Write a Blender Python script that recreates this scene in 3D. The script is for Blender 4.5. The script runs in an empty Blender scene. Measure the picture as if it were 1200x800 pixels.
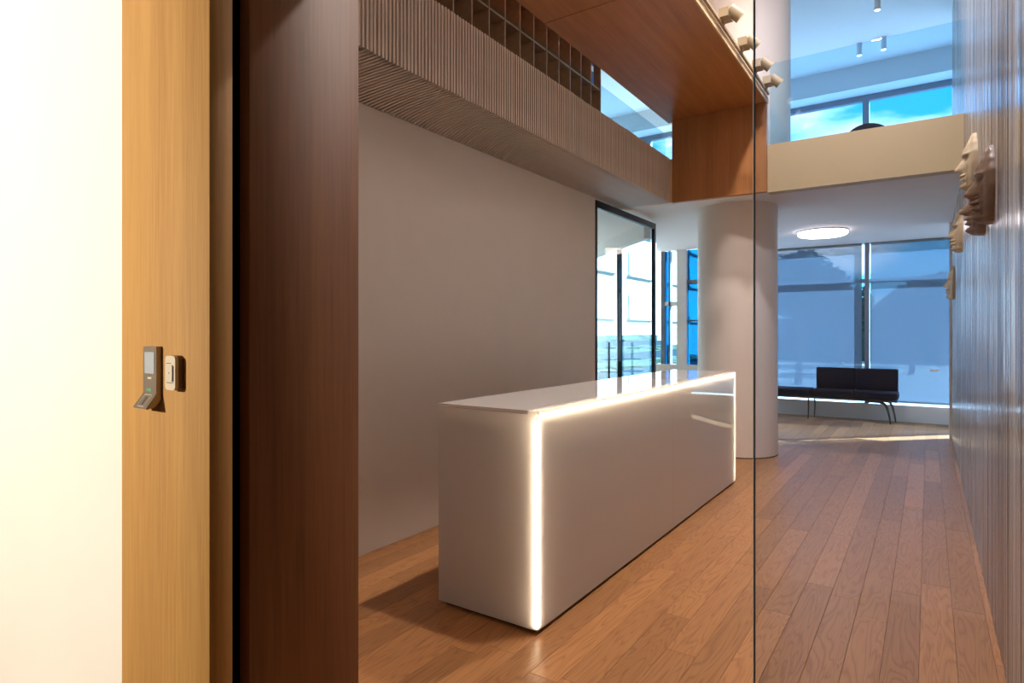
import bpy, bmesh, math, random
from mathutils import Vector, Matrix, noise as mnoise
R = random.Random(7)
PI = math.pi
sc = bpy.context.scene
C = sc.collection

# ------------------------------------------------------------------ camera
THETA = math.atan(488 / 720)
cam_d = bpy.data.cameras.new('camera')
cam = bpy.data.objects.new('camera', cam_d); C.objects.link(cam)
cam.location = (0, 0, 1.5)
cam.rotation_euler = (PI / 2, 0, THETA)
cam_d.sensor_width = 36; cam_d.lens = 21.6; cam_d.shift_y = -10 / 1200
cam_d.clip_start = 0.02; cam_d.clip_end = 400
sc.camera = cam
sc.view_settings.view_transform = 'Standard'; sc.view_settings.look = 'None'
sc.view_settings.gamma = 1; sc.view_settings.use_curve_mapping = False
sc.view_settings.exposure = 0.22
sc.cycles.use_denoising = True
sc.cycles.max_bounces = 12; sc.cycles.transparent_max_bounces = 24
sc.cycles.sample_clamp_indirect = 6.0
sc.cycles.caustics_reflective = False; sc.cycles.caustics_refractive = False

# ------------------------------------------------------------------ sky
w = bpy.data.worlds.new('sky'); sc.world = w; w.use_nodes = True
nt = w.node_tree; nt.nodes.clear()
N = nt.nodes.new; L = nt.links.new
out = N('ShaderNodeOutputWorld'); bg = N('ShaderNodeBackground'); L(bg.outputs[0], out.inputs[0])
tc = N('ShaderNodeTexCoord'); sep = N('ShaderNodeSeparateXYZ'); L(tc.outputs['Generated'], sep.inputs[0])
rp = N('ShaderNodeValToRGB'); L(sep.outputs[2], rp.inputs[0])
els = rp.color_ramp.elements
els[0].position = 0.0; els[0].color = (0.36, 0.74, 0.98, 1)
els[1].position = 1.0; els[1].color = (0.04, 0.25, 0.75, 1)
for p_, c_ in ((0.07, (0.13, 0.53, 0.86, 1)), (0.17, (0.025, 0.36, 0.68, 1)), (0.4, (0.03, 0.34, 0.78, 1))):
    e = els.new(p_); e.color = c_
mp = N('ShaderNodeMapping'); mp.inputs['Scale'].default_value = (1.6, 1.6, 5.0)
mp.inputs['Location'].default_value = (4.4, 4.4, 4.4)
L(tc.outputs['Generated'], mp.inputs[0])
nz = N('ShaderNodeTexNoise'); nz.inputs['Scale'].default_value = 1.5; nz.inputs['Detail'].default_value = 6
L(mp.outputs[0], nz.inputs['Vector'])
cr = N('ShaderNodeValToRGB'); cr.color_ramp.elements[0].position = 0.48; cr.color_ramp.elements[1].position = 0.57
L(nz.outputs[0], cr.inputs[0])
mx = N('ShaderNodeMix'); mx.data_type = 'RGBA'
L(cr.outputs[0], mx.inputs[0]); L(rp.outputs[0], mx.inputs[6]); mx.inputs[7].default_value = (1.0, 1.12, 1.2, 1)
L(mx.outputs[2], bg.inputs[0]); bg.inputs[1].default_value = 2.5

# ------------------------------------------------------------------ sun
sd = bpy.data.lights.new('sun', 'SUN'); sd.energy = 36.0; sd.color = (0.62, 0.86, 1.0); sd.angle = 0.009
so = bpy.data.objects.new('sun', sd); C.objects.link(so)
so.rotation_euler = Vector((-1, -1, -math.tan(math.radians(28)) * math.sqrt(2))).to_track_quat('-Z', 'Y').to_euler()
so.location = (8, 20, 9)

# ------------------------------------------------------------------ lamps of the building and added fill
WARM = (1.0, 0.80, 0.58)
def area_lamp(name, loc, size, power, color=WARM, rot=(0, 0, 0), spread=PI):
    d = bpy.data.lights.new(name, 'AREA'); d.shape = 'DISK'; d.size = size; d.energy = power; d.color = color; d.spread = spread
    o = bpy.data.objects.new(name, d); C.objects.link(o); o.location = loc; o.rotation_euler = rot
    return o
def spot_lamp(name, loc, target, power, angle, blend=0.5, color=WARM, radius=0.03):
    d = bpy.data.lights.new(name, 'SPOT'); d.energy = power; d.color = color; d.spot_size = angle; d.spot_blend = blend; d.shadow_soft_size = radius
    o = bpy.data.objects.new(name, d); C.objects.link(o); o.location = loc
    o.rotation_euler = (Vector(target) - Vector(loc)).to_track_quat('-Z', 'Y').to_euler()
    return o
# corridor ceiling lamps in front of the door
spot_lamp('corridor_wall_washer', (-2.7, -2.1, 2.1), (-1.85, 0.69, 1.40), 500, math.radians(70), 0.5, (1.0, 0.91, 0.74), 0.08)
# unseen fill lights added high above the reception to brighten the hall
for y in (3.7, 5.7):
    area_lamp('hall_fill', (-0.65, y, 6.0), 0.25, 108, (1.0, 0.90, 0.83))

# ------------------------------------------------------------------ mesh helpers
def link(name, verts, faces, mat=None, parent=None, loc=None, smooth=False, mi=None):
    me = bpy.data.meshes.new(name)
    me.from_pydata(verts, [], faces)
    for m in (mat if isinstance(mat, (list, tuple)) else [mat]):
        if m: me.materials.append(m)
    if mi:
        me.polygons.foreach_set('material_index', mi)
    bm = bmesh.new(); bm.from_mesh(me); bmesh.ops.recalc_face_normals(bm, faces=bm.faces); bm.to_mesh(me); bm.free()
    if smooth:
        me.polygons.foreach_set('use_smooth', [True] * len(me.polygons))
        if smooth != True: me.set_sharp_from_angle(angle=math.radians(smooth))
    o = bpy.data.objects.new(name, me); C.objects.link(o)
    if parent: o.parent = parent
    if loc: o.location = loc
    return o

class MB:
    def __init__(s): s.v = []; s.f = []; s.mi = []
    def add(s, vs, fs, mi=0):
        b = len(s.v); s.v += [tuple(p) for p in vs]; s.f += [[i + b for i in f] for f in fs]; s.mi += [mi] * len(fs); return s
    def box(s, x0, x1, y0, y1, z0, z1, mi=0):
        return s.add([(x0, y0, z0), (x1, y0, z0), (x1, y1, z0), (x0, y1, z0), (x0, y0, z1), (x1, y0, z1), (x1, y1, z1), (x0, y1, z1)],
                     [[0, 3, 2, 1], [4, 5, 6, 7], [0, 1, 5, 4], [1, 2, 6, 5], [2, 3, 7, 6], [3, 0, 4, 7]], mi)
    def prism(s, poly, z0, z1, mi=0):
        n = len(poly)
        return s.add([(x, y, z0) for x, y in poly] + [(x, y, z1) for x, y in poly],
                     [list(range(n))[::-1], list(range(n, 2 * n))] + [[i, (i + 1) % n, n + (i + 1) % n, n + i] for i in range(n)], mi)
    def lathe(s, prof, n=32, c=(0, 0, 0), mi=0):
        vs = []; fs = []; k = len(prof)
        for i in range(n):
            a = 2 * PI * i / n
            for r, z in prof: vs.append((c[0] + r * math.cos(a), c[1] + r * math.sin(a), c[2] + z))
        for i in range(n):
            j = (i + 1) % n
            for q in range(k - 1): fs.append([i * k + q, j * k + q, j * k + q + 1, i * k + q + 1])
        if prof[0][0] > 1e-6: fs.append([i * k for i in range(n)][::-1])
        if prof[-1][0] > 1e-6: fs.append([i * k + k - 1 for i in range(n)])
        return s.add(vs, fs, mi)
    def tube(s, pts, r, n=10, mi=0):
        pts = [Vector(p) for p in pts]; vs = []; fs = []
        rr = r if isinstance(r, (list, tuple)) else [r] * len(pts)
        up = Vector((0, 0, 1))
        for i, p in enumerate(pts):
            t = (pts[min(i + 1, len(pts) - 1)] - pts[max(i - 1, 0)]).normalized()
            a = t.cross(up if abs(t.z) < 0.95 else Vector((1, 0, 0))).normalized(); b = t.cross(a)
            for k in range(n):
                q = 2 * PI * k / n; vs.append(p + a * math.cos(q) * rr[i] + b * math.sin(q) * rr[i])
        for i in range(len(pts) - 1):
            for k in range(n):
                m = (k + 1) % n; fs.append([i * n + k, i * n + m, (i + 1) * n + m, (i + 1) * n + k])
        fs.append(list(range(n))[::-1]); fs.append([(len(pts) - 1) * n + k for k in range(n)])
        return s.add(vs, fs, mi)
    def build(s, name, mat, parent=None, loc=None, smooth=False):
        return link(name, s.v, s.f, mat, parent, loc, smooth, s.mi if isinstance(mat, (list, tuple)) else None)

def bx(name, b, mat, parent=None, bevel=0, seg=2):
    """box with its origin at the centre of its base; bevelled when asked"""
    x0, x1, y0, y1, z0, z1 = b
    c = Vector(((x0 + x1) / 2, (y0 + y1) / 2, z0))
    o = MB().box(x0 - c.x, x1 - c.x, y0 - c.y, y1 - c.y, 0, z1 - z0).build(name, mat)
    if bevel:
        bm = bmesh.new(); bm.from_mesh(o.data)
        bmesh.ops.bevel(bm, geom=bm.edges[:], offset=bevel, segments=seg, affect='EDGES', profile=0.5)
        bm.to_mesh(o.data); bm.free()
        o.data.polygons.foreach_set('use_smooth', [True] * len(o.data.polygons)); o.data.set_sharp_from_angle(angle=math.radians(50))
    if parent:
        o.parent = parent; o.location = c - parent.location
    else: o.location = c
    return o
def S(o): o['kind'] = 'structure'; return o
def sbx(name, b, mat, parent=None, bevel=0):
    o = bx(name, b, mat, parent, bevel)
    if not parent: o['kind'] = 'structure'
    return o
def tag(o, label, cat, group=None):
    o['label'] = label; o['category'] = cat
    if group: o['group'] = group
    return o
def thing(name, label, cat, loc=(0, 0, 0), group=None):
    o = bpy.data.objects.new(name, None); C.objects.link(o); o.location = loc; o.empty_display_size = 0.1
    return tag(o, label, cat, group)
def sempty(name, loc=(0, 0, 0)):
    o = bpy.data.objects.new(name, None); C.objects.link(o); o.location = loc; o['kind'] = 'structure'; return o

# ------------------------------------------------------------------ materials
def new_mat(name):
    m = bpy.data.materials.new(name); m.use_nodes = True
    t = m.node_tree; b = t.nodes['Principled BSDF']; return m, t, b
def plain(name, col, rough=0.5, metal=0.0, spec=0.5, bump=0.0, bscale=200, var=0.0, vscale=3, coat=0.0):
    m, t, b = new_mat(name)
    b.inputs['Base Color'].default_value = (*col, 1); b.inputs['Roughness'].default_value = rough
    b.inputs['Metallic'].default_value = metal; b.inputs['Specular IOR Level'].default_value = spec
    b.inputs['Coat Weight'].default_value = coat; b.inputs['Coat Roughness'].default_value = 0.05
    co = t.nodes.new('ShaderNodeTexCoord')
    if bump:
        n = t.nodes.new('ShaderNodeTexNoise'); n.inputs['Scale'].default_value = bscale; n.inputs['Detail'].default_value = 3
        t.links.new(co.outputs['Object'], n.inputs['Vector'])
        bu = t.nodes.new('ShaderNodeBump'); bu.inputs['Strength'].default_value = bump; bu.inputs['Distance'].default_value = 0.002
        t.links.new(n.outputs[0], bu.inputs['Height']); t.links.new(bu.outputs[0], b.inputs['Normal'])
    if var:
        n = t.nodes.new('ShaderNodeTexNoise'); n.inputs['Scale'].default_value = vscale; n.inputs['Detail'].default_value = 4
        t.links.new(co.outputs['Object'], n.inputs['Vector'])
        r = t.nodes.new('ShaderNodeValToRGB')
        r.color_ramp.elements[0].position = 0.3; r.color_ramp.elements[1].position = 0.7
        r.color_ramp.elements[0].color = (*[c * (1 - var) for c in col], 1); r.color_ramp.elements[1].color = (*[min(1, c * (1 + var)) for c in col], 1)
        t.links.new(n.outputs[0], r.inputs[0]); t.links.new(r.outputs[0], b.inputs['Base Color'])
    return m
def emis(name, col, strength):
    m, t, b = new_mat(name)
    b.inputs['Base Color'].default_value = (0.8, 0.8, 0.8, 1)
    b.inputs['Emission Color'].default_value = (*col, 1); b.inputs['Emission Strength'].default_value = strength
    return m
def veneer(name, dark, light, axis, rough=0.4, coat=0.0):
    """straight fine grained wood veneer, grain along the axis"""
    m, t, b = new_mat(name)
    co = t.nodes.new('ShaderNodeTexCoord'); mp = t.nodes.new('ShaderNodeMapping')
    s = [55, 55, 55]; s[axis] = 1.6; mp.inputs['Scale'].default_value = s
    t.links.new(co.outputs['Object'], mp.inputs[0])
    n = t.nodes.new('ShaderNodeTexNoise'); n.inputs['Scale'].default_value = 2.2; n.inputs['Detail'].default_value = 5; n.inputs['Roughness'].default_value = 0.65
    t.links.new(mp.outputs[0], n.inputs['Vector'])
    mp2 = t.nodes.new('ShaderNodeMapping'); s2 = [9, 9, 9]; s2[axis] = 0.4; mp2.inputs['Scale'].default_value = s2
    t.links.new(co.outputs['Object'], mp2.inputs[0])
    n2 = t.nodes.new('ShaderNodeTexNoise'); n2.inputs['Scale'].default_value = 1.4; n2.inputs['Detail'].default_value = 2
    t.links.new(mp2.outputs[0], n2.inputs['Vector'])
    ad = t.nodes.new('ShaderNodeMix'); ad.inputs[0].default_value = 0.45
    t.links.new(n.outputs[0], ad.inputs[2]); t.links.new(n2.outputs[0], ad.inputs[3])
    r = t.nodes.new('ShaderNodeValToRGB'); r.color_ramp.elements[0].position = 0.36; r.color_ramp.elements[1].position = 0.62
    r.color_ramp.elements[0].color = (*dark, 1); r.color_ramp.elements[1].color = (*light, 1)
    t.links.new(ad.outputs[0], r.inputs[0]); t.links.new(r.outputs[0], b.inputs['Base Color'])
    b.inputs['Roughness'].default_value = rough; b.inputs['Coat Weight'].default_value = coat
    bu = t.nodes.new('ShaderNodeBump'); bu.inputs['Strength'].default_value = 0.12; bu.inputs['Distance'].default_value = 0.001
    t.links.new(n.outputs[0], bu.inputs['Height']); t.links.new(bu.outputs[0], b.inputs['Normal'])
    return m
def glass(name, tint, ior=1.45, rough=0.0):
    m = bpy.data.materials.new(name); m.use_nodes = True; t = m.node_tree; t.nodes.clear()
    o = t.nodes.new('ShaderNodeOutputMaterial'); a = t.nodes.new('ShaderNodeBsdfTransparent'); g = t.nodes.new('ShaderNodeBsdfGlossy')
    f = t.nodes.new('ShaderNodeFresnel'); x = t.nodes.new('ShaderNodeMixShader')
    a.inputs[0].default_value = (*tint, 1); g.inputs['Roughness'].default_value = rough; f.inputs[0].default_value = ior
    ge = t.nodes.new('ShaderNodeNewGeometry')                      # same reflection from either side of the sheet
    mi = t.nodes.new('ShaderNodeMix'); mi.inputs[2].default_value = ior; mi.inputs[3].default_value = 1 / ior
    t.links.new(ge.outputs['Backfacing'], mi.inputs[0]); t.links.new(mi.outputs[0], f.inputs[0])
    t.links.new(f.outputs[0], x.inputs[0]); t.links.new(a.outputs[0], x.inputs[1]); t.links.new(g.outputs[0], x.inputs[2]); t.links.new(x.outputs[0], o.inputs[0])
    return m
def mesh_blind(name, col, open_frac, trans):
    m = bpy.data.materials.new(name); m.use_nodes = True; t = m.node_tree; t.nodes.clear()
    o = t.nodes.new('ShaderNodeOutputMaterial'); tr = t.nodes.new('ShaderNodeBsdfTransparent')
    d = t.nodes.new('ShaderNodeBsdfDiffuse'); l = t.nodes.new('ShaderNodeBsdfTranslucent')
    d.inputs[0].default_value = (*col, 1); l.inputs[0].default_value = (*col, 1)
    a = t.nodes.new('ShaderNodeMixShader'); a.inputs[0].default_value = trans
    b = t.nodes.new('ShaderNodeMixShader'); b.inputs[0].default_value = open_frac
    t.links.new(d.outputs[0], a.inputs[1]); t.links.new(l.outputs[0], a.inputs[2])
    t.links.new(a.outputs[0], b.inputs[1]); t.links.new(tr.outputs[0], b.inputs[2]); t.links.new(b.outputs[0], o.inputs[0])
    return m
def plank_wood():
    m, t, b = new_mat('oak_plank'); nd = t.nodes.new; ln = t.links.new
    co = nd('ShaderNodeTexCoord'); oi = nd('ShaderNodeObjectInfo')
    mul = nd('ShaderNodeMath'); mul.operation = 'MULTIPLY'; mul.inputs[1].default_value = 37.0; ln(oi.outputs['Random'], mul.inputs[0])
    add = nd('ShaderNodeVectorMath'); add.operation = 'ADD'; ln(co.outputs['Object'], add.inputs[0]); ln(mul.outputs[0], add.inputs[1])
    mp = nd('ShaderNodeMapping'); mp.inputs['Scale'].default_value = (8.0, 0.9, 8.0); ln(add.outputs[0], mp.inputs[0])
    n = nd('ShaderNodeTexNoise'); n.inputs['Scale'].default_value = 1.0; n.inputs['Detail'].default_value = 2.5; n.inputs['Distortion'].default_value = 0.5; ln(mp.outputs[0], n.inputs['Vector'])
    m2 = nd('ShaderNodeMath'); m2.operation = 'MULTIPLY'; m2.inputs[1].default_value = 34.0; ln(n.outputs[0], m2.inputs[0])
    fr = nd('ShaderNodeMath'); fr.operation = 'PINGPONG'; fr.inputs[1].default_value = 1.0; ln(m2.outputs[0], fr.inputs[0])
    pw = nd('ShaderNodeMath'); pw.operation = 'POWER'; pw.inputs[1].default_value = 3.0; ln(fr.outputs[0], pw.inputs[0])
    mp3 = nd('ShaderNodeMapping'); mp3.inputs['Scale'].default_value = (160, 5, 160); ln(add.outputs[0], mp3.inputs[0])
    n3 = nd('ShaderNodeTexNoise'); n3.inputs['Scale'].default_value = 1.0; n3.inputs['Detail'].default_value = 3; ln(mp3.outputs[0], n3.inputs['Vector'])
    mixf = nd('ShaderNodeMix'); mixf.inputs[0].default_value = 0.5; ln(pw.outputs[0], mixf.inputs[2]); ln(n3.outputs[0], mixf.inputs[3])
    r = nd('ShaderNodeValToRGB'); e = r.color_ramp.elements
    e[0].position = 0.15; e[0].color = (0.52, 0.245, 0.092, 1); e[1].position = 0.85; e[1].color = (0.335, 0.137, 0.048, 1)
    ln(mixf.outputs[0], r.inputs[0])
    hs = nd('ShaderNodeHueSaturation'); ln(r.outputs[0], hs.inputs['Color'])
    mr = nd('ShaderNodeMapRange'); mr.inputs['To Min'].default_value = 0.84; mr.inputs['To Max'].default_value = 1.18; ln(oi.outputs['Random'], mr.inputs['Value'])
    ln(mr.outputs[0], hs.inputs['Value'])
    ln(hs.outputs[0], b.inputs['Base Color'])
    mr2 = nd('ShaderNodeMapRange'); mr2.inputs['To Min'].default_value = 0.30; mr2.inputs['To Max'].default_value = 0.42; ln(n3.outputs[0], mr2.inputs['Value']); ln(mr2.outputs[0], b.inputs['Roughness'])
    bu = nd('ShaderNodeBump'); bu.inputs['Strength'].default_value = 0.15; bu.inputs['Distance'].default_value = 0.001; ln(mixf.outputs[0], bu.inputs['Height']); ln(bu.outputs[0], b.inputs['Normal'])
    return m
M_OAK = plank_wood()
M_FLOORBASE = plain('floor_base', (0.36, 0.18, 0.075), 0.7, bump=0.1)
M_WALL = plain('white_plaster', (0.78, 0.735, 0.69), 0.6, bump=0.06, bscale=260, var=0.015)
M_CEIL = plain('white_ceiling', (0.80, 0.79, 0.78), 0.75, bump=0.03, bscale=120)
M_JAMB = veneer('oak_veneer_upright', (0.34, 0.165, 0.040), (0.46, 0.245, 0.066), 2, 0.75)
M_JAMB_SHADED = veneer('oak_veneer_shaded', (0.175, 0.066, 0.020), (0.26, 0.104, 0.033), 2, 0.6)  # same oak as the jamb front, with the reveal's shade put into the colour
M_CANOPY = veneer('oak_veneer_long', (0.40, 0.155, 0.047), (0.56, 0.245, 0.082), 1, 0.38)
M_ENDPANEL = veneer('oak_veneer_panel', (0.33, 0.135, 0.045), (0.46, 0.20, 0.07), 2, 0.42)
M_SHELF = veneer('walnut_shelf', (0.20, 0.088, 0.036), (0.30, 0.135, 0.06), 1, 0.5)
M_SLAT = plain('taupe_slat', (0.66, 0.575, 0.50), 0.5, var=0.12, vscale=2)
M_SLATBACK = plain('dark_backing', (0.055, 0.043, 0.034), 0.8, var=0.05)
M_CREAM = plain('cream_paint', (0.50, 0.375, 0.205), 0.55, bump=0.04)
M_EDGE = plain('pale_edge', (0.70, 0.52, 0.33), 0.5, var=0.04)
M_BLACK = plain('black_metal', (0.015, 0.017, 0.022), 0.4, 0.3, bump=0.02)
M_VOID = plain('slot_dark', (0.004, 0.004, 0.004), 0.95, spec=0.0, bump=0.02)  # near-black stands in for the unlit depth of the door slot
M_COLUMN = plain('column_plaster', (0.80, 0.73, 0.68), 0.5, bump=0.04, bscale=200)
M_GLASS = glass('clear_glass', (0.94, 0.985, 1.0), 1.16)
M_GLASSP = glass('partition_glass', (0.88, 0.92, 1.0), 1.45)
M_GLASSB = glass('balustrade_glass', (0.80, 0.93, 1.0), 1.4)
M_GLASSEDGE = plain('glass_edge', (0.30, 0.34, 0.33), 0.12, spec=0.9, bump=0.01)
M_GLASSBLUE = glass('blue_glass', (0.05, 0.33, 0.50), 1.45)
M_FRAME = plain('grey_window_frame', (0.22, 0.25, 0.30), 0.45, 0.4, bump=0.02)
M_WHITEP = plain('white_paint', (0.82, 0.82, 0.82), 0.5, bump=0.03)
M_BLIND = mesh_blind('screen_blind', (0.19, 0.27, 0.36), 0.34, 0.22)
M_NAVY = plain('navy_wool', (0.008, 0.009, 0.022), 0.85, spec=0.2, bump=0.5, bscale=500, var=0.15, vscale=40)
M_CHROME = plain('dark_chrome', (0.08, 0.085, 0.10), 0.25, 0.9, bump=0.01)
M_LED = emis('led_strip', (1.0, 0.80, 0.54), 30.0)
M_DISC = emis('lamp_diffuser', (1.0, 0.80, 0.70), 9.0)
M_LENS = emis('spot_lens', (1.0, 0.88, 0.74), 4.0)
M_LENSC = emis('cylinder_lens', (0.95, 0.95, 1.0), 2.2)
M_SPOT = plain('cream_spotlight', (0.44, 0.36, 0.24), 0.45, bump=0.02)
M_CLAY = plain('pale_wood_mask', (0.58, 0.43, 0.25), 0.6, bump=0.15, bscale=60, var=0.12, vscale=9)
M_CLAYD = plain('darker_mask', (0.22, 0.125, 0.065), 0.5, bump=0.15, bscale=60, var=0.15, vscale=9)  # darker, browner tone for the two nearest masks
M_PLINTH = plain('plinth_black', (0.01, 0.01, 0.01), 0.6, bump=0.02)

def acrylic(name, col, tl):
    m = bpy.data.materials.new(name); m.use_nodes = True; t = m.node_tree; t.nodes.clear(); nd = t.nodes.new; ln = t.links.new
    o = nd('ShaderNodeOutputMaterial'); d = nd('ShaderNodeBsdfDiffuse'); l = nd('ShaderNodeBsdfTranslucent'); g = nd('ShaderNodeBsdfGlossy')
    d.inputs[0].default_value = (*col, 1); l.inputs[0].default_value = (*col, 1); g.inputs['Roughness'].default_value = 0.025
    a = nd('ShaderNodeMixShader'); a.inputs[0].default_value = tl; ln(d.outputs[0], a.inputs[1]); ln(l.outputs[0], a.inputs[2])
    f = nd('ShaderNodeFresnel'); f.inputs[0].default_value = 1.5
    x = nd('ShaderNodeMixShader'); ln(f.outputs[0], x.inputs[0]); ln(a.outputs[0], x.inputs[1]); ln(g.outputs[0], x.inputs[2]); ln(x.outputs[0], o.inputs[0])
    return m
M_ACRYL = acrylic('white_gloss_acrylic', (0.76, 0.72, 0.71), 0.35)
M_CORE = plain('desk_core', (0.30, 0.28, 0.27), 0.6, bump=0.02)

def ribs_mat():
    m, t, b = new_mat('glossy_ribs'); nd = t.nodes.new; ln = t.links.new
    co = nd('ShaderNodeTexCoord'); mp = nd('ShaderNodeMapping'); mp.inputs['Scale'].default_value = (0.0, 7.0, 0.05); ln(co.outputs['Object'], mp.inputs[0])
    n = nd('ShaderNodeTexNoise'); n.inputs['Scale'].default_value = 3.0; n.inputs['Detail'].default_value = 5; ln(mp.outputs[0], n.inputs['Vector'])
    r = nd('ShaderNodeValToRGB'); e = r.color_ramp.elements; e[0].position = 0.40; e[0].color = (0.12, 0.085, 0.065, 1); e[1].position = 0.62; e[1].color = (0.60, 0.53, 0.48, 1)
    ln(n.outputs[0], r.inputs[0]); ln(r.outputs[0], b.inputs['Base Color'])
    b.inputs['Roughness'].default_value = 0.14; b.inputs['Specular IOR Level'].default_value = 0.8
    return m
M_RIBS = ribs_mat()

# ------------------------------------------------------------------ constants of the place
XR, XL = 0.28, -3.17
def px_x(px, Y):                       # world x where a sight line in plan meets depth Y (used to set out facade members)
    a = (px - 600) / 720; s, c = math.sin(THETA), math.cos(THETA)
    return Y * (-s + c * a) / (c + s * a)

# ------------------------------------------------------------------ floor and planks
floor = sbx('floor', (-8, 4.6, -3, 12.6, -0.2, -0.018), M_FLOORBASE)
def plank(x0, x1, y0, y1):
    wx, ly, c = (x1 - x0) / 2 - 0.0006, (y1 - y0) / 2 - 0.0006, 0.0018
    v = [(-wx, -ly, 0), (wx, -ly, 0), (wx, ly, 0), (-wx, ly, 0), (-wx, -ly, .0172), (wx, -ly, .0172), (wx, ly, .0172), (-wx, ly, .0172),
         (-wx + c, -ly + c, .018), (wx - c, -ly + c, .018), (wx - c, ly - c, .018), (-wx + c, ly - c, .018)]
    f = [[3, 2, 1, 0]] + [[i, (i + 1) % 4, 4 + (i + 1) % 4, 4 + i] for i in range(4)] + [[4 + i, 4 + (i + 1) % 4, 8 + (i + 1) % 4, 8 + i] for i in range(4)] + [[8, 9, 10, 11]]
    o = link('plank', v, f, M_OAK, floor)
    o.location = Vector(((x0 + x1) / 2, (y0 + y1) / 2, -0.018)) - floor.location
PW = 0.1425
x = XL; col = 0
while x < 1.55:
    x1 = min(x + PW, XR) if x < XR - 0.001 < x + PW else x + PW
    ys = 1.08 if x < XR - .001 else 10.73
    y = ys - R.random() * 1.6
    first = True
    while y < 12.3:
        ln_ = R.uniform(1.25, 2.3)
        if 12.3 - (y + ln_) < 0.5: ln_ = 12.3 - y
        a, b2 = max(y, ys), min(y + ln_, 12.3)
        if b2 - a > 0.05: plank(x, x1, a, b2)
        y += ln_
    x = x1

# ------------------------------------------------------------------ walls
sbx('wall_left', (-3.32, XL, 1.08, 6.38, -0.018, 3.05), M_WALL)
sbx('wall_front', (-8, -1.575, 0.69, 1.08, -0.018, 6.05), M_WALL)
sbx('wall_front', (-1.575, XR + .02, 0.69, 1.08, 2.5, 6.05), M_WALL)
sbx('wall_corridor_back', (-4.1, XR + .2, -2.7, -2.6, -0.018, 2.75), M_WALL)
sbx('wall_corridor_left', (-4.1, -4.0, -2.6, 0.69, -0.018, 2.75), M_WALL)
sbx('ceiling', (-4.1, XR + .2, -2.7, 0.69, 2.7, 2.8), M_CEIL)
wr = sbx('wall_right', (XR + .02, 0.46, -2.7, 10.7, -0.018, 6.05), M_SLATBACK)
bx('end_cap', (XR - .035, 0.47, 10.7, 10.73, -0.018, 3.07), M_WHITEP, wr)
b = MB(); y = 1.1; o0 = wr.location
prof = [(XR + .02, 1.1)]                            # a continuous run of low rounded ribs, uneven in height and spacing
while y < 10.66:
    pit = R.uniform(.019, .033); amp = R.uniform(.0008, .0034)
    for q in range(8):
        yy = y + pit * q / 8
        u = 0.004 * mnoise.noise((0, yy * 7.0, 0)) + 0.006 * mnoise.noise((0, yy * 1.9, 4))
        prof.append((XR + u - amp * math.sin(PI * q / 8), yy))
    y += pit
prof += [(XR, y), (XR + .02, y)]
n = len(prof)
vs = [(p - o0.x, q - o0.y, -0.018 - o0.z) for p, q in prof] + [(p - o0.x, q - o0.y, 6.05 - o0.z) for p, q in prof]
b.add(vs, [[i, i + 1, n + i + 1, n + i] for i in range(n - 1)])
o = b.build('ribs', M_RIBS, wr, smooth=60); o['kind'] = 'stuff'

# side room and lounge enclosure
sbx('wall_side_room', (-8, -3.32, 5.3, 5.45, -0.018, 3.05), M_WALL)
sbx('wall_far_left', (-8.15, -8, 0.69, 13.4, -0.018, 6.05), M_WALL)
sbx('wall_lounge_right', (4.5, 4.65, 7.2, 12.6, -0.018, 6.05), M_WALL)
sbx('wall_lounge_front', (0.46, 4.5, 7.2, 7.35, -0.018, 6.05), M_WALL)

# ceilings
slab = MB().prism([(4.5, 7.25), (4.5, 12.6), (-2.9, 12.6), (-2.9, 11.45), (px_x(770, 11.45), 11.45), (-3.28, 8.5), (-5.1, 10.4), (-8, 13.4), (-8, 1.08), (-3.33, 1.08), (-3.33, 7.25)], 3.07, 3.45).build('ceiling', M_CEIL); S(slab)
sbx('ceiling', (-3.33, -2.64, 1.08, 7.12, 3.12, 3.45), M_CEIL)
S(MB().prism([(4.6, 1.0), (4.6, 12.6), (-8, 12.6), (-8, 1.0)], 6.05, 6.2).build('ceiling', M_CEIL))
sbx('ceiling', (-8, 4.5, 11.95, 12.45, 5.66, 6.05), M_CEIL)
# diagonal bulkhead of the side room ceiling
S(MB().prism([(-3.30, 8.42), (-3.38, 8.36), (-5.28, 10.26), (-5.2, 10.34)], 2.86, 3.07).build('trim_1', M_CEIL))

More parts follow.
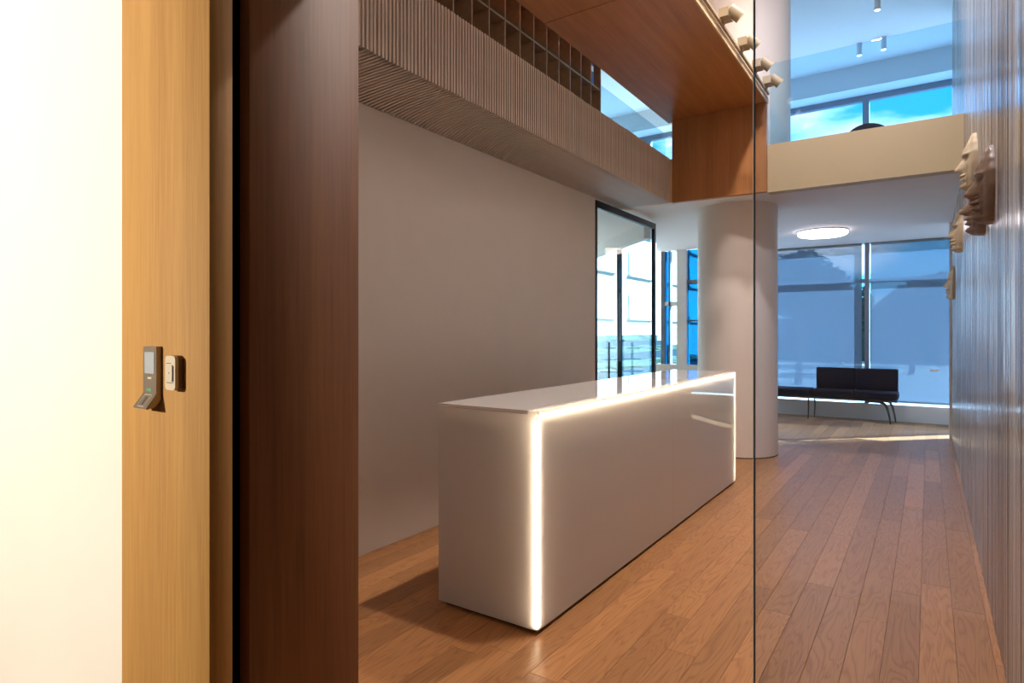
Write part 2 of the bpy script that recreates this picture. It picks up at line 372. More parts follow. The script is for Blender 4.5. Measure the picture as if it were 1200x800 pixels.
# soffit and parapet backing behind the slats
bulk = thing('slatted_bulkhead', 'long taupe slatted bulkhead along the mezzanine edge above the white wall', 'bulkhead', (-2.86, 4.1, 3.05))
def rel(o, p): return (p[0] - o.location.x, p[1] - o.location.y, p[2] - o.location.z)
def part_box(name, b, mat, par, bevel=0): return bx(name, b, mat, par, bevel)
part_box('backing_board', (-2.62, -2.575, 1.085, 7.12, 3.075, 3.55), M_SLATBACK, bulk)
part_box('backing_board', (-3.17, -2.575, 1.085, 7.12, 3.10, 3.115), M_SLATBACK, bulk)
y = 1.10; k = 0
while y < 7.10:
    dx = 0.010 * mnoise.noise((y * 2.1, 3, 0)) + R.uniform(-.002, .002)
    hw = 0.0075
    v = []; f = []
    def bar(pts):                              # each entry: four corners of a cross-section; consecutive sections are skinned
        b0 = len(v)
        for sec in pts: v.extend(sec)
        for q in range(len(pts) - 1):
            for e_ in range(4):
                a0, a1 = b0 + q * 4 + e_, b0 + q * 4 + (e_ + 1) % 4
                f.append([a0, a1, a1 + 4, a0 + 4])
        f.append([b0, b0 + 1, b0 + 2, b0 + 3]); e0 = b0 + (len(pts) - 1) * 4; f.append([e0 + 3, e0 + 2, e0 + 1, e0])
    bar([[(.285, -hw, z_), (.32 + dx, -hw, z_), (.32 + dx, hw, z_), (.285, hw, z_)] for z_ in (0.0, 0.52)])
    amp = 0.34 * min(1, max(0, (y - 2.6) / 1.6))
    secs = []
    for q in range(8):
        s_ = q / 7; off = amp * s_ ** 2
        off = min(off, 7.10 - y)
        xx = .30 - .61 * s_
        secs.append([(xx, off - hw, 0.0), (xx, off + hw, 0.0), (xx, off + hw, .050), (xx, off - hw, .050)])
    bar(secs)
    o = link('slat', v, f, M_SLAT, bulk); o.location = (0, y + .0065 - 4.1, 0)
    y += 0.030; k += 1

M_CARPET = plain('slate_carpet', (0.24, 0.26, 0.29), 0.9, spec=0.1, bump=0.3, bscale=300)
sbx('floor_mezzanine', (-8, 4.5, 7.36, 12.3, 3.452, 3.462), M_CARPET)
sbx('floor_mezzanine', (-8, -2.66, 1.1, 7.35, 3.452, 3.462), M_CARPET)
# cream balcony front at the back, over the lounge
sbx('wall_mezzanine', (-1.47, XR + .02, 7.2, 7.35, 3.05, 3.575), M_CREAM)
sbx('trim_2', (-3.17, -2.53, 7.12, 7.25, 3.05, 3.57), M_EDGE)

# ------------------------------------------------------------------ wood canopy with its drop panel
can = thing('wooden_canopy', 'brown oak ceiling canopy hung over the desk with a drop panel at its far end', 'canopy', (-2.03, 4.1, 4.03))
part_box('ceiling_panel', (-2.60, -1.475, 1.09, 4.305, 4.03, 4.095), M_CANOPY, can)
part_box('ceiling_panel', (-2.60, -1.475, 4.315, 7.2, 4.03, 4.095), M_CANOPY, can)
o = part_box('edge_strip', (-1.475, -1.462, 1.09, 7.2, 4.028, 4.098), M_EDGE, can); o['label'] = 'pale cream edge strip'
o = part_box('drop_panel', (-2.53, -1.47, 7.13, 7.195, 3.05, 4.03), M_ENDPANEL, can); o['label'] = 'upright dark oak drop panel'

# ------------------------------------------------------------------ spotlights on the canopy edge
trk = tag(bx('lighting_track', (-1.462, -1.44, 1.2, 7.15, 4.105, 4.13), M_SPOT, None), 'slim cream track along the right edge of the wooden canopy', 'track')
def make_spot(y, label):
    t = thing('track_spotlight', label, 'spotlight', (-1.41, y, 4.11), 'spotlights along the canopy edge')
    MB().box(-.045, .035, -.07, .07, 0.03, .105).build('driver_box', M_SPOT, t)
    MB().box(-.035, -.012, -.015, .015, -.002, .045).build('bracket', M_SPOT, t)
    d = Vector((0.66, 0.38, -0.62)).normalized(); q = d.to_track_quat('Z', 'Y').to_matrix().to_4x4()
    hd = MB().lathe([(0.034, -0.05), (0.046, -0.045), (0.05, 0.06), (0.05, 0.075), (0.044, 0.075), (0.043, 0.066)], 20)
    hd.v = [tuple(q @ Vector(p) + Vector((.06, 0, .075))) for p in hd.v]
    h = hd.build('lamp_head', M_SPOT, t, smooth=40)
    ls = MB().lathe([(0.0, 0.068), (0.043, 0.068)], 20); ls.v = [tuple(q @ Vector(p) + Vector((.06, 0, .075))) for p in ls.v]
    ls.build('lens', M_LENS, h)
    return t, d
SPOTS = [(6.95, 'track spotlight at the far end of the wooden canopy edge'), (6.47, 'second track spotlight from the far end of the wooden canopy'),
         (5.92, 'third track spotlight from the far end, left of the glass edge'), (5.3, 'track spotlight cut by the top of the photo, bright lens showing')]
for i, (y, lb) in enumerate(SPOTS):
    make_spot(y, lb)
for y in (6.95, 6.47, 5.92, 5.3, 4.3, 3.3, 2.3):
    spot_lamp('track_spot_beam', (-1.28, y - .04, 4.12), (0.28, y - .6, 2.4), 10, math.radians(60), 0.7)

# ------------------------------------------------------------------ door frame of veneered oak with a pocket for sliding glass
dr = sempty('door_1', (-1.39, 0.88, 0))
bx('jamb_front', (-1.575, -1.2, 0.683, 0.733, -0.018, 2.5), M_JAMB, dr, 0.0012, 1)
bx('jamb_reveal', (-1.575, -1.2, 0.7716, 1.0754, -0.018, 2.5), M_JAMB_SHADED, dr, 0.0012, 1)
o = bx('pocket', (-1.575, -1.235, 0.733, 0.7716, -0.018, 2.5), M_VOID, dr); o['label'] = 'black slot for the sliding glass'

# clear fixed glass between the opening and the ribbed wall
gp = thing('glass_partition', 'frameless clear glass panel standing between the door opening and the ribbed wall', 'glass partition', (0.05, 0.752, 0))
bx('glass_sheet', (-0.168, XR + .02, 0.747, 0.757, 0.0, 2.5), M_GLASSP, gp)
o = bx('polished_edge', (-0.1685, -0.1680, 0.747, 0.757, 0.0, 2.5), M_GLASSEDGE, gp); o['label'] = 'dark polished upright glass edge'

# ------------------------------------------------------------------ card reader and push button on the front of the door frame
M_STEEL = plain('brushed_bronze_steel', (0.29, 0.235, 0.19), 0.35, 0.6, bump=0.03, bscale=300)
M_STEELS = plain('steel_side', (0.12, 0.10, 0.085), 0.4, 0.5, bump=0.02)
M_SCREEN = plain('reader_screen', (0.40, 0.43, 0.48), 0.2, bump=0.005)
M_GREEN = plain('green_led', (0.10, 0.34, 0.17), 0.4, bump=0.01)
M_PALE = plain('pale_mark', (0.62, 0.55, 0.42), 0.5, bump=0.01)
M_INK = plain('dark_mark', (0.03, 0.03, 0.03), 0.5, bump=0.01)
M_IVORY = plain('ivory_plastic', (0.58, 0.50, 0.40), 0.4, bump=0.01)
M_BUTTON_SHADE = plain('ivory_shaded', (0.13, 0.07, 0.035), 0.5, bump=0.02)
YJ = 0.683
RX, RZ = -1.417, 1.385
rd = thing('card_reader', 'slim bronze access card reader with angled lower lip on the oak door frame', 'card reader', (RX, YJ, RZ))
hw = 0.029
side = [(0, .0855), (-.010, .0855), (-.012, .0840), (-.012, -.0175), (-.033, -.047), (-.030, -.050), (-.014, -.046), (0, -.030)]
n = len(side)
v = [(-hw, a, z) for a, z in side] + [(hw, a, z) for a, z in side]
link('reader_body', v, [list(range(n))[::-1], list(range(n, 2 * n))] + [[i, (i + 1) % n, n + (i + 1) % n, n + i] for i in range(n)], M_STEEL, rd)
MB().box(-.021, .021, -.0128, -.0115, .026, .073).build('screen', M_SCREEN, rd)
MB().box(-.008, .008, -.0126, -.0115, .014, .018).build('status_mark', M_PALE, rd)
MB().box(-.010, .010, -.0128, -.0115, -.013, -.007).build('green_indicator', M_GREEN, rd)
# the lip carries a rounded outline and a short dark vertical mark
dl = Vector((0, -.021, -.0295)).normalized(); nl = Vector((0, -.0295, .021)).normalized()
def lip(u, s, h=0.0006): p = Vector((u, -.012, -.0175)) + dl * s + nl * h; return tuple(p)
def lip_bar(bm, u0, u1, s0, s1):
    vs = [lip(u0, s0), lip(u1, s0), lip(u1, s1), lip(u0, s1), lip(u0, s0, -.001), lip(u1, s0, -.001), lip(u1, s1, -.001), lip(u0, s1, -.001)]
    bm.add(vs, [[0, 1, 2, 3], [7, 6, 5, 4], [0, 4, 5, 1], [1, 5, 6, 2], [2, 6, 7, 3], [3, 7, 4, 0]])
ob = MB()
for q in ((-.014, .014, .003, .0042), (-.014, .014, .032, .0332), (-.0155, -.0143, .0045, .0315), (.0143, .0155, .0045, .0315)): lip_bar(ob, *q)
ob.build('lip_outline', M_PALE, rd)
ib = MB()
for q in range(6): lip_bar(ib, -.0025, .0025, .009 + q * .0033, .0113 + q * .0033)
ib.build('lip_mark', M_INK, rd)

BX = -1.318
bt = thing('push_button', 'small ivory push button switch beside the card reader on the oak frame', 'push button', (BX, YJ, 1.416))
def rr(w_, h_, r, n=5):
    pts = []
    for cx, cz, a0 in ((w_ - r, h_ - r, 0), (-w_ + r, h_ - r, PI / 2), (-w_ + r, -h_ + r, PI), (w_ - r, -h_ + r, 1.5 * PI)):
        for i in range(n): a = a0 + i / (n - 1) * PI / 2; pts.append((cx + r * math.cos(a), cz + r * math.sin(a)))
    return pts
def yprism(pts, y0, y1, name, mat, par, bulge=0):
    n = len(pts); v = [(a, y0, z) for a, z in pts] + [(a, y1, z) for a, z in pts]
    return link(name, v, [list(range(n)), list(range(n, 2 * n))[::-1]] + [[i, n + i, n + (i + 1) % n, (i + 1) % n] for i in range(n)], mat, par, smooth=40)
yprism(rr(.021, .0365, .010), 0, -.011, 'shaded_side', M_BUTTON_SHADE, bt)  # sides of the ivory button, their shade put in as brown
fp = yprism(rr(.0205, .036, .009), -.011, -.018, 'face_plate', M_IVORY, bt)
yprism(rr(.012, .017, .003), -.018, -.0205, 'rocker', M_IVORY, bt)
MB().box(-.014, .004, -.0186, -.0178, .0195, .0207).build('groove', M_INK, fp)
MB().box(-.014, .012, -.0186, -.0178, -.0212, -.0200).build('groove', M_INK, fp)
MB().box(.013, .0145, -.0186, -.0178, -.019, .014).build('groove', M_INK, fp)
MB().box(-.0012, .0012, -.0209, -.0203, -.0012, .0012).build('dot_mark', M_INK, fp)

# ------------------------------------------------------------------ reception desk: gloss acrylic skins over a core, LED at the edges
DX0, DX1, DY0, DY1, DZ = -2.247, -1.603, 2.59, 6.368, 1.112
dk = thing('reception_desk', 'long white gloss reception desk with glowing light strip along its edges', 'desk', (-1.925, 4.48, 0))
bx('plinth', (DX0 + .03, DX1 - .03, DY0 + .03, DY1 - .03, 0.0, 0.02), M_PLINTH, dk)
bx('core', (DX0 + .012, DX1 - .075, DY0 + .075, DY1 - .06, 0.03, DZ - .075), M_CORE, dk)
ym = 4.545
M_CLEAR = glass('acrylic_inside', (1, 1, 1), 1.01)
def skin(name, b, out):                # the face turned outward is opal, the other faces of the sheet are clear
    o = bx(name, b, M_ACRYL, dk); o.data.materials.append(M_CLEAR)
    for p in o.data.polygons: p.material_index = 0 if p.normal.dot(Vector(out)) > .9 else 1
    return o
T = .004
skin('front_panel', (DX1 - T, DX1, DY0, ym - .001, .022, DZ - .018), (1, 0, 0))
skin('front_panel', (DX1 - T, DX1, ym + .001, DY1, .022, DZ - .018), (1, 0, 0))
skin('end_panel', (DX0, DX1 - T, DY0, DY0 + T, .022, DZ - .018), (0, -1, 0))
skin('end_panel', (DX0, DX1 - T, DY1 - T, DY1, .022, DZ - .018), (0, 1, 0))
skin('back_panel', (DX0, DX0 + T, DY0 + T, DY1 - T, .022, DZ - .018), (-1, 0, 0))
M_DTOP = plain('white_gloss_top', (0.72, 0.68, 0.66), 0.03, spec=0.75, bump=0.002)
bx('top', (DX0 - .002, DX1 - .055, DY0 - .002, DY1 + .002, DZ - .016, DZ), M_DTOP, dk)
skin('glowing_top_edge', (DX1 - .055, DX1, DY0, DY1, DZ - .018, DZ), (0, 0, 1))
skin('glowing_front_edge', (DX1 - .003, DX1, DY0, DY1, DZ - .018, DZ - .001), (1, 0, 0))
skin('glowing_end_edge', (DX1 - .055, DX1, DY0, DY0 + .003, DZ - .018, DZ - .001), (0, -1, 0))
bx('base_board', (DX0 + .002, DX1 - .002, DY0 + .002, DY1 - .002, .020, .030), M_CORE, dk)
def led(name, b): bx(name, b, M_LED, dk)
led('light_strip', (DX1 - .018, DX1 - .009, DY0 + .009, DY0 + .018, .03, DZ - .05))
led('light_strip', (DX1 - .020, DX1 - .011, DY0 + .016, DY1 - .016, DZ - .033, DZ - .024))
led('light_strip', (DX1 - .030, DX1 - .020, DY1 - .030, DY1 - .020, .03, DZ - .05))

# ------------------------------------------------------------------ round column, lower and upper length
colm = thing('round_column', 'thick round white column behind the far end of the desk', 'column', (-2.01, 8.05, 0))
MB().lathe([(.477, -0.0), (.477, 3.075)], 72).build('shaft', M_COLUMN, colm, smooth=40)
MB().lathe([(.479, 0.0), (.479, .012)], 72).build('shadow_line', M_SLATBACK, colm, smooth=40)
MB().lathe([(.62, 3.44), (.62, 6.06)], 72).build('upper_shaft', M_COLUMN, colm, smooth=40)

# ------------------------------------------------------------------ glass partition beside the white wall (black frame)
w1 = sempty('window_1', (-3.17, 7.325, 0))
bx('frame_post', (-3.205, -3.165, 6.385, 6.43, 0, 3.03), M_BLACK, w1)
bx('frame_post', (-3.205, -3.165, 8.205, 8.27, 0, 3.03), M_BLACK, w1)
bx('frame_head', (-3.205, -3.165, 6.43, 8.205, 2.95, 3.03), M_BLACK, w1)
bx('frame_sill', (-3.205, -3.165, 6.43, 8.205, 0, .06), M_BLACK, w1)
bx('pane', (-3.19, -3.182, 6.43, 8.205, .06, 2.95), M_GLASS, w1)
# diagonal facade of the side room
w2 = sempty('window_2', (-4.25, 9.35, 0))
def diag(s, off=0): a = Vector((-3.34, 8.47)); d = Vector((-1, 1)).normalized(); nn = Vector((1, 1)).normalized(); p = a + d * s + nn * off; return p
def diag_box(name, s0, s1, o0_, o1_, z0, z1, mat, par):
    P = [diag(s0, o0_), diag(s1, o0_), diag(s1, o1_), diag(s0, o1_)]
    return MB().prism([(p.x - par.location.x, p.y - par.location.y) for p in P], z0, z1).build(name, mat, par)
for s in (1.18, 2.55, 3.9): diag_box('mullion', s - .02, s + .02, -.05, .03, 0, 2.9, M_BLACK, w2)
diag_box('pane', 0, 3.9, 0.0, .008, 0.05, 2.9, M_GLASS, w2)
# lounge facade left of the column
w3 = sempty('window_3', (-4.0, 11.45, 0))
def fm(name, p0, p1, z0, z1, mat, d0=11.45, d1=11.57): return bx(name, (px_x(p0, d0), px_x(p1, d0), d0, d1, z0, z1), mat, w3)
fm('frame_post', 774.5, 779, 0.9, 3.07, M_FRAME)
fm('blue_pane', 779, 783.5, 0.9, 3.07, M_GLASSBLUE, 11.48, 11.49)
fm('frame_post', 783.5, 785.5, 0.9, 3.07, M_FRAME)
fm('transom', 779, 793, 2.02, 2.10, M_WHITEP)
fm('clear_pane', 785.5, 793, 0.9, 3.07, M_GLASS, 11.48, 11.49)
fm('pilaster', 793, 804, 0.9, 3.07, M_WHITEP, 11.40, 11.6)
fm('blue_pane', 804, 830, 0.9, 3.07, M_GLASSBLUE, 11.48, 11.49)
fm('transom', 804, 830, 2.42, 2.50, M_FRAME)
fm('transom', 804, 830, 1.72, 1.75, M_FRAME)
fm('sill_wall', 768, 830, 0, 0.9, M_WHITEP, 11.40, 11.6)

# ------------------------------------------------------------------ lounge facade at the back, lower storey
sbx('wall_back', (-3.0, 4.5, 12.3, 12.6, -0.018, 0.278), M_WHITEP)
w4 = sempty('window_4', (0.75, 12.45, 0.278))
MX = [-3.0, -0.887, 1.45, 3.79]
for mxx in MX[1:]: bx('mullion', (mxx - .035, mxx + .035, 12.33, 12.5, .278, 3.07), M_FRAME, w4)
for i in range(4):
    xa = MX[i] + .035; xb = (MX[i + 1] if i < 3 else 4.5) - .035
    bx('pane', (xa, xb, 12.46, 12.468, .278, 3.07), M_GLASS, w4)
    bx('transom', (xa, xb, 12.42, 12.5, 2.38, 2.45), M_FRAME, w4)
def blind(x0, x1, z0, label):
    t = thing('roller_blind', label, 'blind', ((x0 + x1) / 2, 12.34, z0), 'screen blinds on the lounge window')
    bx('screen', (x0, x1, 12.339, 12.341, z0, 3.03), M_BLIND, t)
    bx('bottom_rail', (x0, x1, 12.332, 12.348, z0 - .012, z0 + .012), M_FRAME, t)
    bx('roller', (x0, x1, 12.32, 12.36, 3.03, 3.07), M_FRAME, t)
    return t
blind(-2.98, -0.965, .33, 'grey blue screen blind behind the bench, left of the window post')
bl = blind(-0.83, 1.40, .33, 'grey blue screen blind right of the window post, reaching the ribbed wall')
bx('pull_tab', (0.02, 0.14, 12.325, 12.335, 0.86, 0.90), M_WHITEP, bl)
blind(1.535, 2.1, 1.8, 'unseen half lowered screen blind added beyond the ribbed wall to cut the sun streak')  # out of view, added to shorten and narrow the sun streak

# upper storey facade
w5 = sempty('window_5', (-1.7, 12.45, 3.45))
bx('pane', (-8, 4.5, 12.40, 12.408, 3.45, 5.66), M_GLASS, w5)
bx('frame_head', (-8, 4.5, 12.36, 12.46, 5.56, 5.66), M_FRAME, w5)
for mxx in (-6.9, -4.9, -2.9, -0.905, 1.1, 3.1): bx('mullion', (mxx - .05, mxx + .05, 12.35, 12.47, 3.45, 5.56), M_FRAME, w5)

# glass balustrades
gb = thing('glass_balustrade', 'clear glass balustrade above the cream balcony front', 'balustrade', (-0.6, 7.27, 3.57))
bx('glass_sheet', (-1.46, XR + .01, 7.266, 7.278, 3.50, 4.49), M_GLASSB, gb)
gb2 = thing('glass_balustrade', 'low clear glass upstand along the top of the slatted bulkhead', 'balustrade', (-2.6, 5.0, 3.57))
bx('glass_sheet', (-2.606, -2.594, 1.1, 7.1, 3.572, 3.87), M_GLASSB, gb2)

# ------------------------------------------------------------------ bookcase on the mezzanine
bc = thing('bookcase', 'dark wooden grid bookcase of empty square cells above the slatted bulkhead', 'bookcase', (-4.48, 6.1, 3.462))
PIT = 0.3315
for k in range(17):
    yy = 8.86 - PIT * k
    bx('upright', (-4.66, -4.30, yy - .022, yy, 3.462, 6.0), M_SHELF, bc)
for zz in (3.47, 3.98, 4.43, 4.88, 5.335, 5.79, 5.97):
    bx('shelf', (-4.66, -4.305, 8.86 - PIT * 16 - .02, 8.84, zz, zz + .026), M_SHELF, bc)
bx('back_panel', (-4.68, -4.66, 8.86 - PIT * 16 - .02, 8.86, 3.462, 6.0), M_SHELF, bc)
M_BLUE = plain('dark_blue_card', (0.01, 0.015, 0.12), 0.5, bump=0.02)
bf = thing('box_file', 'dark blue box file in the last upper cell of the bookcase', 'box file', (-4.47, 8.60, 5.361))
MB().box(-.14, .15, -.05, .05, 0, .33).build('case', M_BLUE, bf)
MB().box(.15, .152, -.03, .03, .2, .28).build('spine_label', M_PALE, bf)
sbx('wall_mezzanine_left', (-4.85, -4.69, 1.08, 8.86, 3.45, 6.05), M_WALL)

# ------------------------------------------------------------------ ceiling disc lamp in the lounge
dl_ = thing('ceiling_lamp', 'round flush ceiling lamp glowing warm white above the lounge', 'ceiling lamp', (-1.35, 10.5, 3.07))
MB().lathe([(.345, 0), (.355, -.012), (.355, -.022)], 48).build('base_ring', M_WHITEP, dl_, smooth=40)
MB().lathe([(0.0, -.085), (.20, -.084), (.315, -.077), (.345, -.06), (.35, -.024)], 48).build('diffuser', M_DISC, dl_, smooth=60)

# little cylinder downlights of the mezzanine
for (x_, y_, lb) in ((-0.9, 11.06, 'left of two small white cylinder downlights under the upper ceiling'), (-0.57, 11.04, 'right of two small white cylinder downlights under the upper ceiling'),
                     (-0.57, 9.64, 'small cylinder downlight cut by the top edge of the photo')):
    t = thing('cylinder_downlight', lb, 'downlight', (x_, y_, 6.05), 'cylinder downlights of the upper floor')
    MB().lathe([(.036, -.19), (.038, -.185), (.038, 0)], 20).build('barrel', M_WHITEP, t, smooth=40)
    MB().lathe([(0.0, -.191), (.033, -.191)], 20).build('lens', M_LENSC, t)

# ------------------------------------------------------------------ bench in the lounge
be = thing('lounge_bench', 'dark navy upholstered bench with backrest and thin bent legs before the window', 'bench', (-1.6, 12.0, 0))
def cushion(name, b, par=be, bev=.03): return bx(name, b, M_NAVY, par, bev, 3)
cushion('seat_cushion', (-1.04, -0.405, 11.72, 12.25, .40, .52))
cushion('seat_cushion', (-1.69, -1.045, 11.72, 12.25, .40, .52))
cushion('seat_cushion', (-3.0, -1.70, 11.66, 12.25, .40, .52))
cushion('back_cushion', (-1.04, -0.42, 12.13, 12.26, .51, .89), bev=.02)
cushion('back_cushion', (-1.66, -1.045, 12.13, 12.26, .51, .89), bev=.02)
bx('seat_frame', (-2.98, -0.42, 11.76, 12.24, .365, .402), M_CHROME, be)
def leg(x_, y_, dxx):
    p = [(x_ - .28 * dxx, y_, .36), (x_ - .12 * dxx, y_, .355), (x_ - .04 * dxx, y_, .33), (x_, y_, .26), (x_ + .03 * dxx, y_, .12), (x_ + .045 * dxx, y_, 0.0)]
    MB().tube([rel(be, q) for q in p], [.02, .02, .02, .018, .014, .011]).build('leg', M_CHROME, be, smooth=50)
leg(-0.56, 11.84, 1); leg(-0.50, 12.16, 1)
for (x_, y_) in ((-1.735, 11.78), (-1.68, 12.1)):
    MB().tube([rel(be, q) for q in ((x_, y_, .37), (x_ + .005, y_, .2), (x_ - .005, y_, 0))], [.013, .012, .009]).build('leg', M_CHROME, be, smooth=50)

# ------------------------------------------------------------------ face masks on the ribbed wall
def interp(tab, t):
    for (a, va), (b_, vb) in zip(tab, tab[1:]):
        if a <= t <= b_:
            q = (t - a) / (b_ - a); q = q * q * (3 - 2 * q) * .6 + q * .4; return va + (vb - va) * q
    return tab[-1][1]
PROF = [(0, .058), (.05, .082), (.10, .080), (.145, .058), (.185, .088), (.21, .080), (.235, .066), (.262, .094), (.29, .080), (.312, .064), (.335, .084), (.36, .112), (.39, .112), (.45, .095), (.52, .076), (.57, .062), (.62, .072), (.70, .066), (.82, .044), (.93, .018), (1, .004)]
WID = [(0, .060), (.08, .082), (.25, .108), (.45, .122), (.62, .118), (.78, .09), (.9, .052), (1, .004)]
def mask(y, z0, h, mat, label, k=1.0, lean=0.0):
    nu, nv = 30, 64; vs = []; fs = []
    for j in range(nv + 1):
        t = j / nv; wdt = interp(WID, t) * k; pr = interp(PROF, t) * k
        for i in range(nu + 1):
            u = -1 + 2 * i / nu
            base = .046 * k * max(0, 1 - u * u) ** .5 * (1 - max(0, t - .6) / .4 * .8) * (.85 if t < .06 else 1)
            core = math.exp(-(u / (.26 if .33 < t < .6 else .42)) ** 2)
            d = base + (pr - .046 * k if t < .6 else pr - .046 * k * (1 - (t - .6) / .4 * .8)) * core
            eye = math.exp(-((abs(u) - .42) / .17) ** 2 - ((t - .555) / .04) ** 2); d -= .026 * k * eye
            lid = math.exp(-((abs(u) - .42) / .14) ** 2 - ((t - .55) / .018) ** 2); d += .013 * k * lid
            brow = math.exp(-((abs(u) - .40) / .25) ** 2 - ((t - .62) / .025) ** 2); d += .012 * k * brow; d += .010 * k * math.exp(-((abs(u) - .62 + .25 * t) / .05) ** 2) * (t > .1)
            vs.append((-max(d, .003) - .012, u * wdt, t * h + lean * u * .02))
    W_ = nu + 1
    for j in range(nv):
        for i in range(nu): fs.append([j * W_ + i, j * W_ + i + 1, (j + 1) * W_ + i + 1, (j + 1) * W_ + i])
    nb = len(vs); ring = [i for i in range(W_)] + [j * W_ + nu for j in range(1, nv + 1)] + [nv * W_ + i for i in range(nu - 1, -1, -1)] + [j * W_ for j in range(nv - 1, 0, -1)]
    for r_ in ring: vs.append((0.008, vs[r_][1], vs[r_][2]))
    m_ = len(ring)
    for q in range(m_): fs.append([ring[q], nb + q, nb + (q + 1) % m_, ring[(q + 1) % m_]])
    fs.append([nb + q for q in range(m_)])
    o = link('face_mask', vs, fs, mat, None, (XR - .002, y, z0), smooth=45)
    tag(o, label, 'mask', 'face masks on the ribbed wall'); return o
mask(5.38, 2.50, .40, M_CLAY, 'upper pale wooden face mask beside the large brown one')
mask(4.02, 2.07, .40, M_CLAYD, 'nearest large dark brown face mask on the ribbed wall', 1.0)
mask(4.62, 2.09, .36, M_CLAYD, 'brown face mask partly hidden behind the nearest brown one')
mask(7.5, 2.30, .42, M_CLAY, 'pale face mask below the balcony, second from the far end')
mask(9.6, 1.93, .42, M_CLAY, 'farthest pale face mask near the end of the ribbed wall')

# ------------------------------------------------------------------ upper lounge chair peeking over the balcony front
ch = thing('tub_chair', 'dark tub chair whose rounded top shows above the cream balcony front', 'chair', (-0.61, 8.7, 3.462))
vs = []; fs = []; nn_ = 24
for i in range(nn_ + 1):
    a = PI * 1.0 + PI * i / nn_; hgt = .36 + .17 * math.sin(PI * i / nn_) ** 1.2
    for (r_, z_) in ((.30, .12), (.31, hgt - .03), (.285, hgt), (.26, hgt - .03), (.25, .12)):
        vs.append((r_ * math.cos(a), r_ * math.sin(a), z_))
for i in range(nn_):
    for q in range(5): fs.append([i * 5 + q, i * 5 + (q + 1) % 5, (i + 1) * 5 + (q + 1) % 5, (i + 1) * 5 + q])
fs += [[0, 1, 2, 3, 4], [nn_ * 5 + q for q in (4, 3, 2, 1, 0)]]
link('backrest', vs, fs, M_NAVY, ch, smooth=50)
MB().lathe([(.02, .28), (.24, .28), (.26, .34), (.25, .38), (0, .39)], 28).build('seat', M_NAVY, ch, smooth=50)
for a in range(4):
    q = PI / 4 + a * PI / 2
    MB().tube([(.2 * math.cos(q), .2 * math.sin(q), .29), (.25 * math.cos(q), .25 * math.sin(q), 0)], .014).build('leg', M_CHROME, ch)

# ------------------------------------------------------------------ side room furniture seen through the black framed glass
tb = thing('round_table', 'dark round cafe table behind the black framed glass', 'table', (-3.82, 8.62, 0))
MB().lathe([(0, .72), (.27, .72), (.29, .735), (.28, .75), (0, .75)], 32).build('tabletop', M_BLACK, tb, smooth=50)
MB().lathe([(.20, 0), (.20, .015), (.03, .03), (.025, .72)], 24).build('pedestal', M_CHROME, tb, smooth=50)
st = thing('lamp_stand', 'slender dark stand with round trays behind the black framed glass', 'stand', (-4.3, 9.15, 0))
MB().lathe([(.14, 0), (.14, .02), (.018, .03), (.018, 1.35)], 20).build('pole', M_CHROME, st, smooth=50)
for z_, r_ in ((.86, .17), (1.06, .14), (1.24, .11)): MB().lathe([(.02, z_), (r_, z_ + .01), (r_, z_ + .022), (.02, z_ + .015)], 24).build('tray', M_CHROME, st, smooth=50)
# ------------------------------------------------------------------ outdoors
M_BOUNCE = plain('bluish_bounce', (0.28, 0.40, 0.50), 0.8, bump=0.1, bscale=20, var=0.06)
M_GROUND = plain('paving_outside', (0.17, 0.21, 0.20), 0.9, bump=0.1, bscale=10, var=0.2, vscale=0.6)
M_BLDG = plain('white_render', (0.40, 0.42, 0.43), 0.8, bump=0.05)
M_WIN = plain('building_glass', (0.45, 0.62, 0.66), 0.15, bump=0.005)
M_LEAF = plain('leaf_green', (0.016, 0.055, 0.05), 0.8, spec=0.15, var=0.45, vscale=9, bump=0.3, bscale=30)
M_BARK = plain('bark', (0.10, 0.075, 0.055), 0.9, bump=0.5, bscale=20)
M_STEP = plain('terrace_teal', (0.004, 0.03, 0.05), 0.9, spec=0.1, bump=0.05)
S(MB().prism([(-90, 12.9), (90, 12.9), (90, 140), (-90, 140)], -0.6, -0.35).build('ground', M_GROUND))
S(MB().prism([(-16, 12.62), (9, 12.62), (9, 17.5), (-16, 17.5)], -0.36, -0.30).build('floor_bounce_strip', M_BOUNCE))  # unseen strip added to throw bluish light up onto the ceilings
S(MB().prism([(-60, -40), (-8.2, -40), (-8.2, 12.9), (-60, 12.9)], -0.6, -0.35).build('ground', M_GROUND))
wb = thing('white_building', 'white neighbouring building with window bands seen through the black framed glass', 'building', (-16.5, 34, -.35))
bx('wall', (-24, -13.2, 19, 52, -.35, 9.5), M_BLDG, wb)
bx('roof', (-24.3, -12.9, 18.7, 52.3, 9.5, 9.8), M_BLDG, wb)
for z_ in (2.3, 4.6, 6.9):
    for k in range(6):
        y_ = 20.5 + k * 5.0
        f = bx('window', (-13.25, -13.14, y_, y_ + 3.2, z_, z_ + 1.2), M_WIN, wb)
        bx('sill', (-13.25, -13.0, y_ - .1, y_ + 3.3, z_ - .1, z_), M_BLDG, wb)
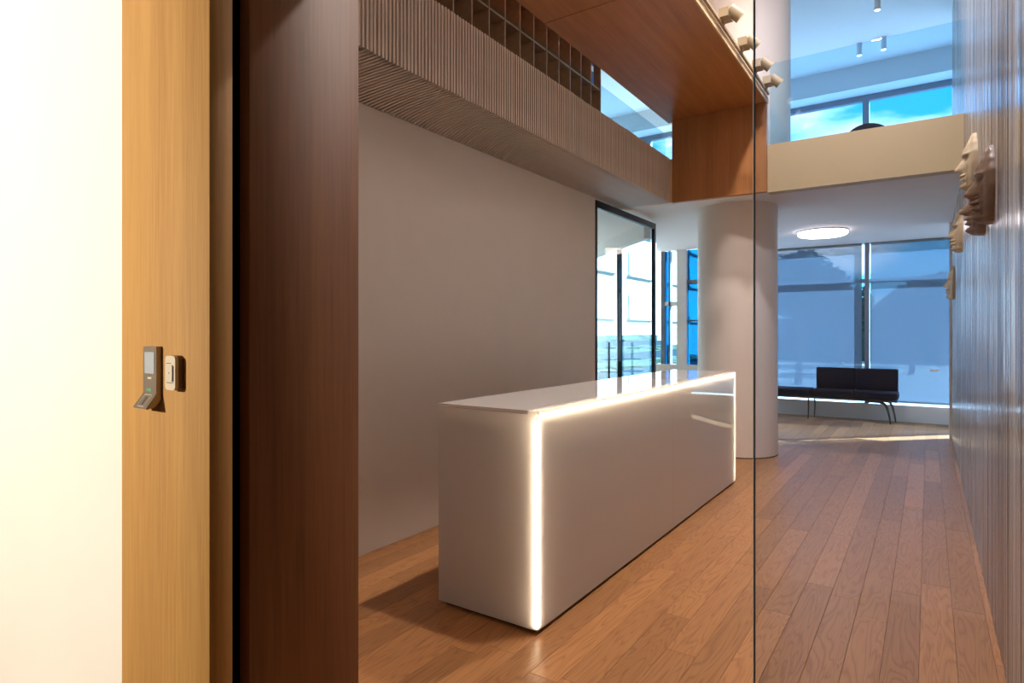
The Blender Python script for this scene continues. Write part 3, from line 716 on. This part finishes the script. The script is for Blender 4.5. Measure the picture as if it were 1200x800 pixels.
def hedge(name, b, label, seed):
    x0, x1, y0, y1, z0, z1 = b
    bm = bmesh.new(); bmesh.ops.create_cube(bm, size=1)
    bmesh.ops.subdivide_edges(bm, edges=bm.edges[:], cuts=14, use_grid_fill=True)
    for v in bm.verts:
        p = Vector((v.co.x * (x1 - x0), v.co.y * (y1 - y0), (v.co.z + .5) * (z1 - z0)))
        d = mnoise.noise_vector(p * 2.3 + Vector((seed, 0, 0))) * .16 + mnoise.noise_vector(p * 6 + Vector((seed, 3, 0))) * .07
        d.z = abs(d.z) if v.co.z < -.3 else d.z
        q = p + d * (1 if v.co.z > -.4 else .2); v.co = (q.x, q.y, max(q.z, .012 if v.co.z > -.49 else .006))
    me = bpy.data.meshes.new(name); bm.to_mesh(me); bm.free(); me.materials.append(M_LEAF)
    o = bpy.data.objects.new(name, me); C.objects.link(o); o.location = ((x0 + x1) / 2, (y0 + y1) / 2, z0); o['label'] = label; o['category'] = 'hedge'
    return o
for i, (x_, z_) in enumerate(((-9.6, .1), (-10.7, .62), (-11.8, 1.1))):
    tag(bx('terrace_wall', (x_ - .8, x_, 14.5 + i, 32, -.35, z_), M_STEP), ('lowest', 'middle', 'highest')[i] + ' teal stepped terrace wall outside the side room glass', 'terrace wall', 'terrace walls outside')
for i, (x_, z_) in enumerate(((-9.75, .1), (-10.85, .62), (-11.95, 1.1))):
    hedge('hedge', (x_ - .45, x_, 15 + i, 31.5, z_, z_ + .24), ('lowest', 'middle', 'highest')[i] + ' clipped green hedge on the terrace walls outside', i * 7.0)

hedge('tall_hedge', (-12.2, 14, 46, 47.2, -.35, 2.5), 'long tall dark hedge outside far behind the trees', 31.0)
def tree(x_, y_, h, r, label, seed, sq=0.8):
    t = thing('tree', label, 'tree', (x_, y_, -.36), 'trees outside the lounge window')
    MB().tube([(0, 0, 0), (.1, .05, h * .3), (.0, .1, h * .75)], [r * .09, r * .07, r * .03]).build('trunk', M_BARK, t, smooth=50)
    rg = random.Random(seed); vs = []; fs = []
    for i in range(2600):
        for _ in range(20):
            p = Vector((rg.uniform(-1, 1), rg.uniform(-1, 1), rg.uniform(-1, 1)))
            if p.length < 1 and p.length > .35 + .5 * abs(mnoise.noise(p * 2 + Vector((seed, 0, 0)))): break
        k = 1 + .35 * mnoise.noise(p.normalized() * 1.8 + Vector((seed, seed, 0)))
        c = Vector((p.x * r * k, p.y * r * k, h * .66 + p.z * r * sq * k))
        a = Vector((rg.gauss(0, 1), rg.gauss(0, 1), rg.gauss(0, 1))).normalized(); b_ = a.orthogonal().normalized(); s_ = r * rg.uniform(.07, .13)
        n0 = len(vs); vs += [tuple(c - a * s_), tuple(c + b_ * s_ * .5 + a * .0), tuple(c + a * s_), tuple(c - b_ * s_ * .5)]; fs.append([n0, n0 + 1, n0 + 2, n0 + 3])
    link('foliage', vs, fs, M_LEAF, t)
tree(px_x(935, 24), 24, 5.4, 1.5, 'tall dark tree outside at the left of the screen blinds', 3)
tree(px_x(985, 41), 41, 5.0, 1.7, 'lower tree outside near the window post', 5)
tree(px_x(1068, 33), 33, 4.4, 1.6, 'broad low tree outside right of the window post', 8, .6)
tree(px_x(1103, 42), 42, 5.4, 2.2, 'bushy tree outside at the right of the screen blinds', 11, .7)
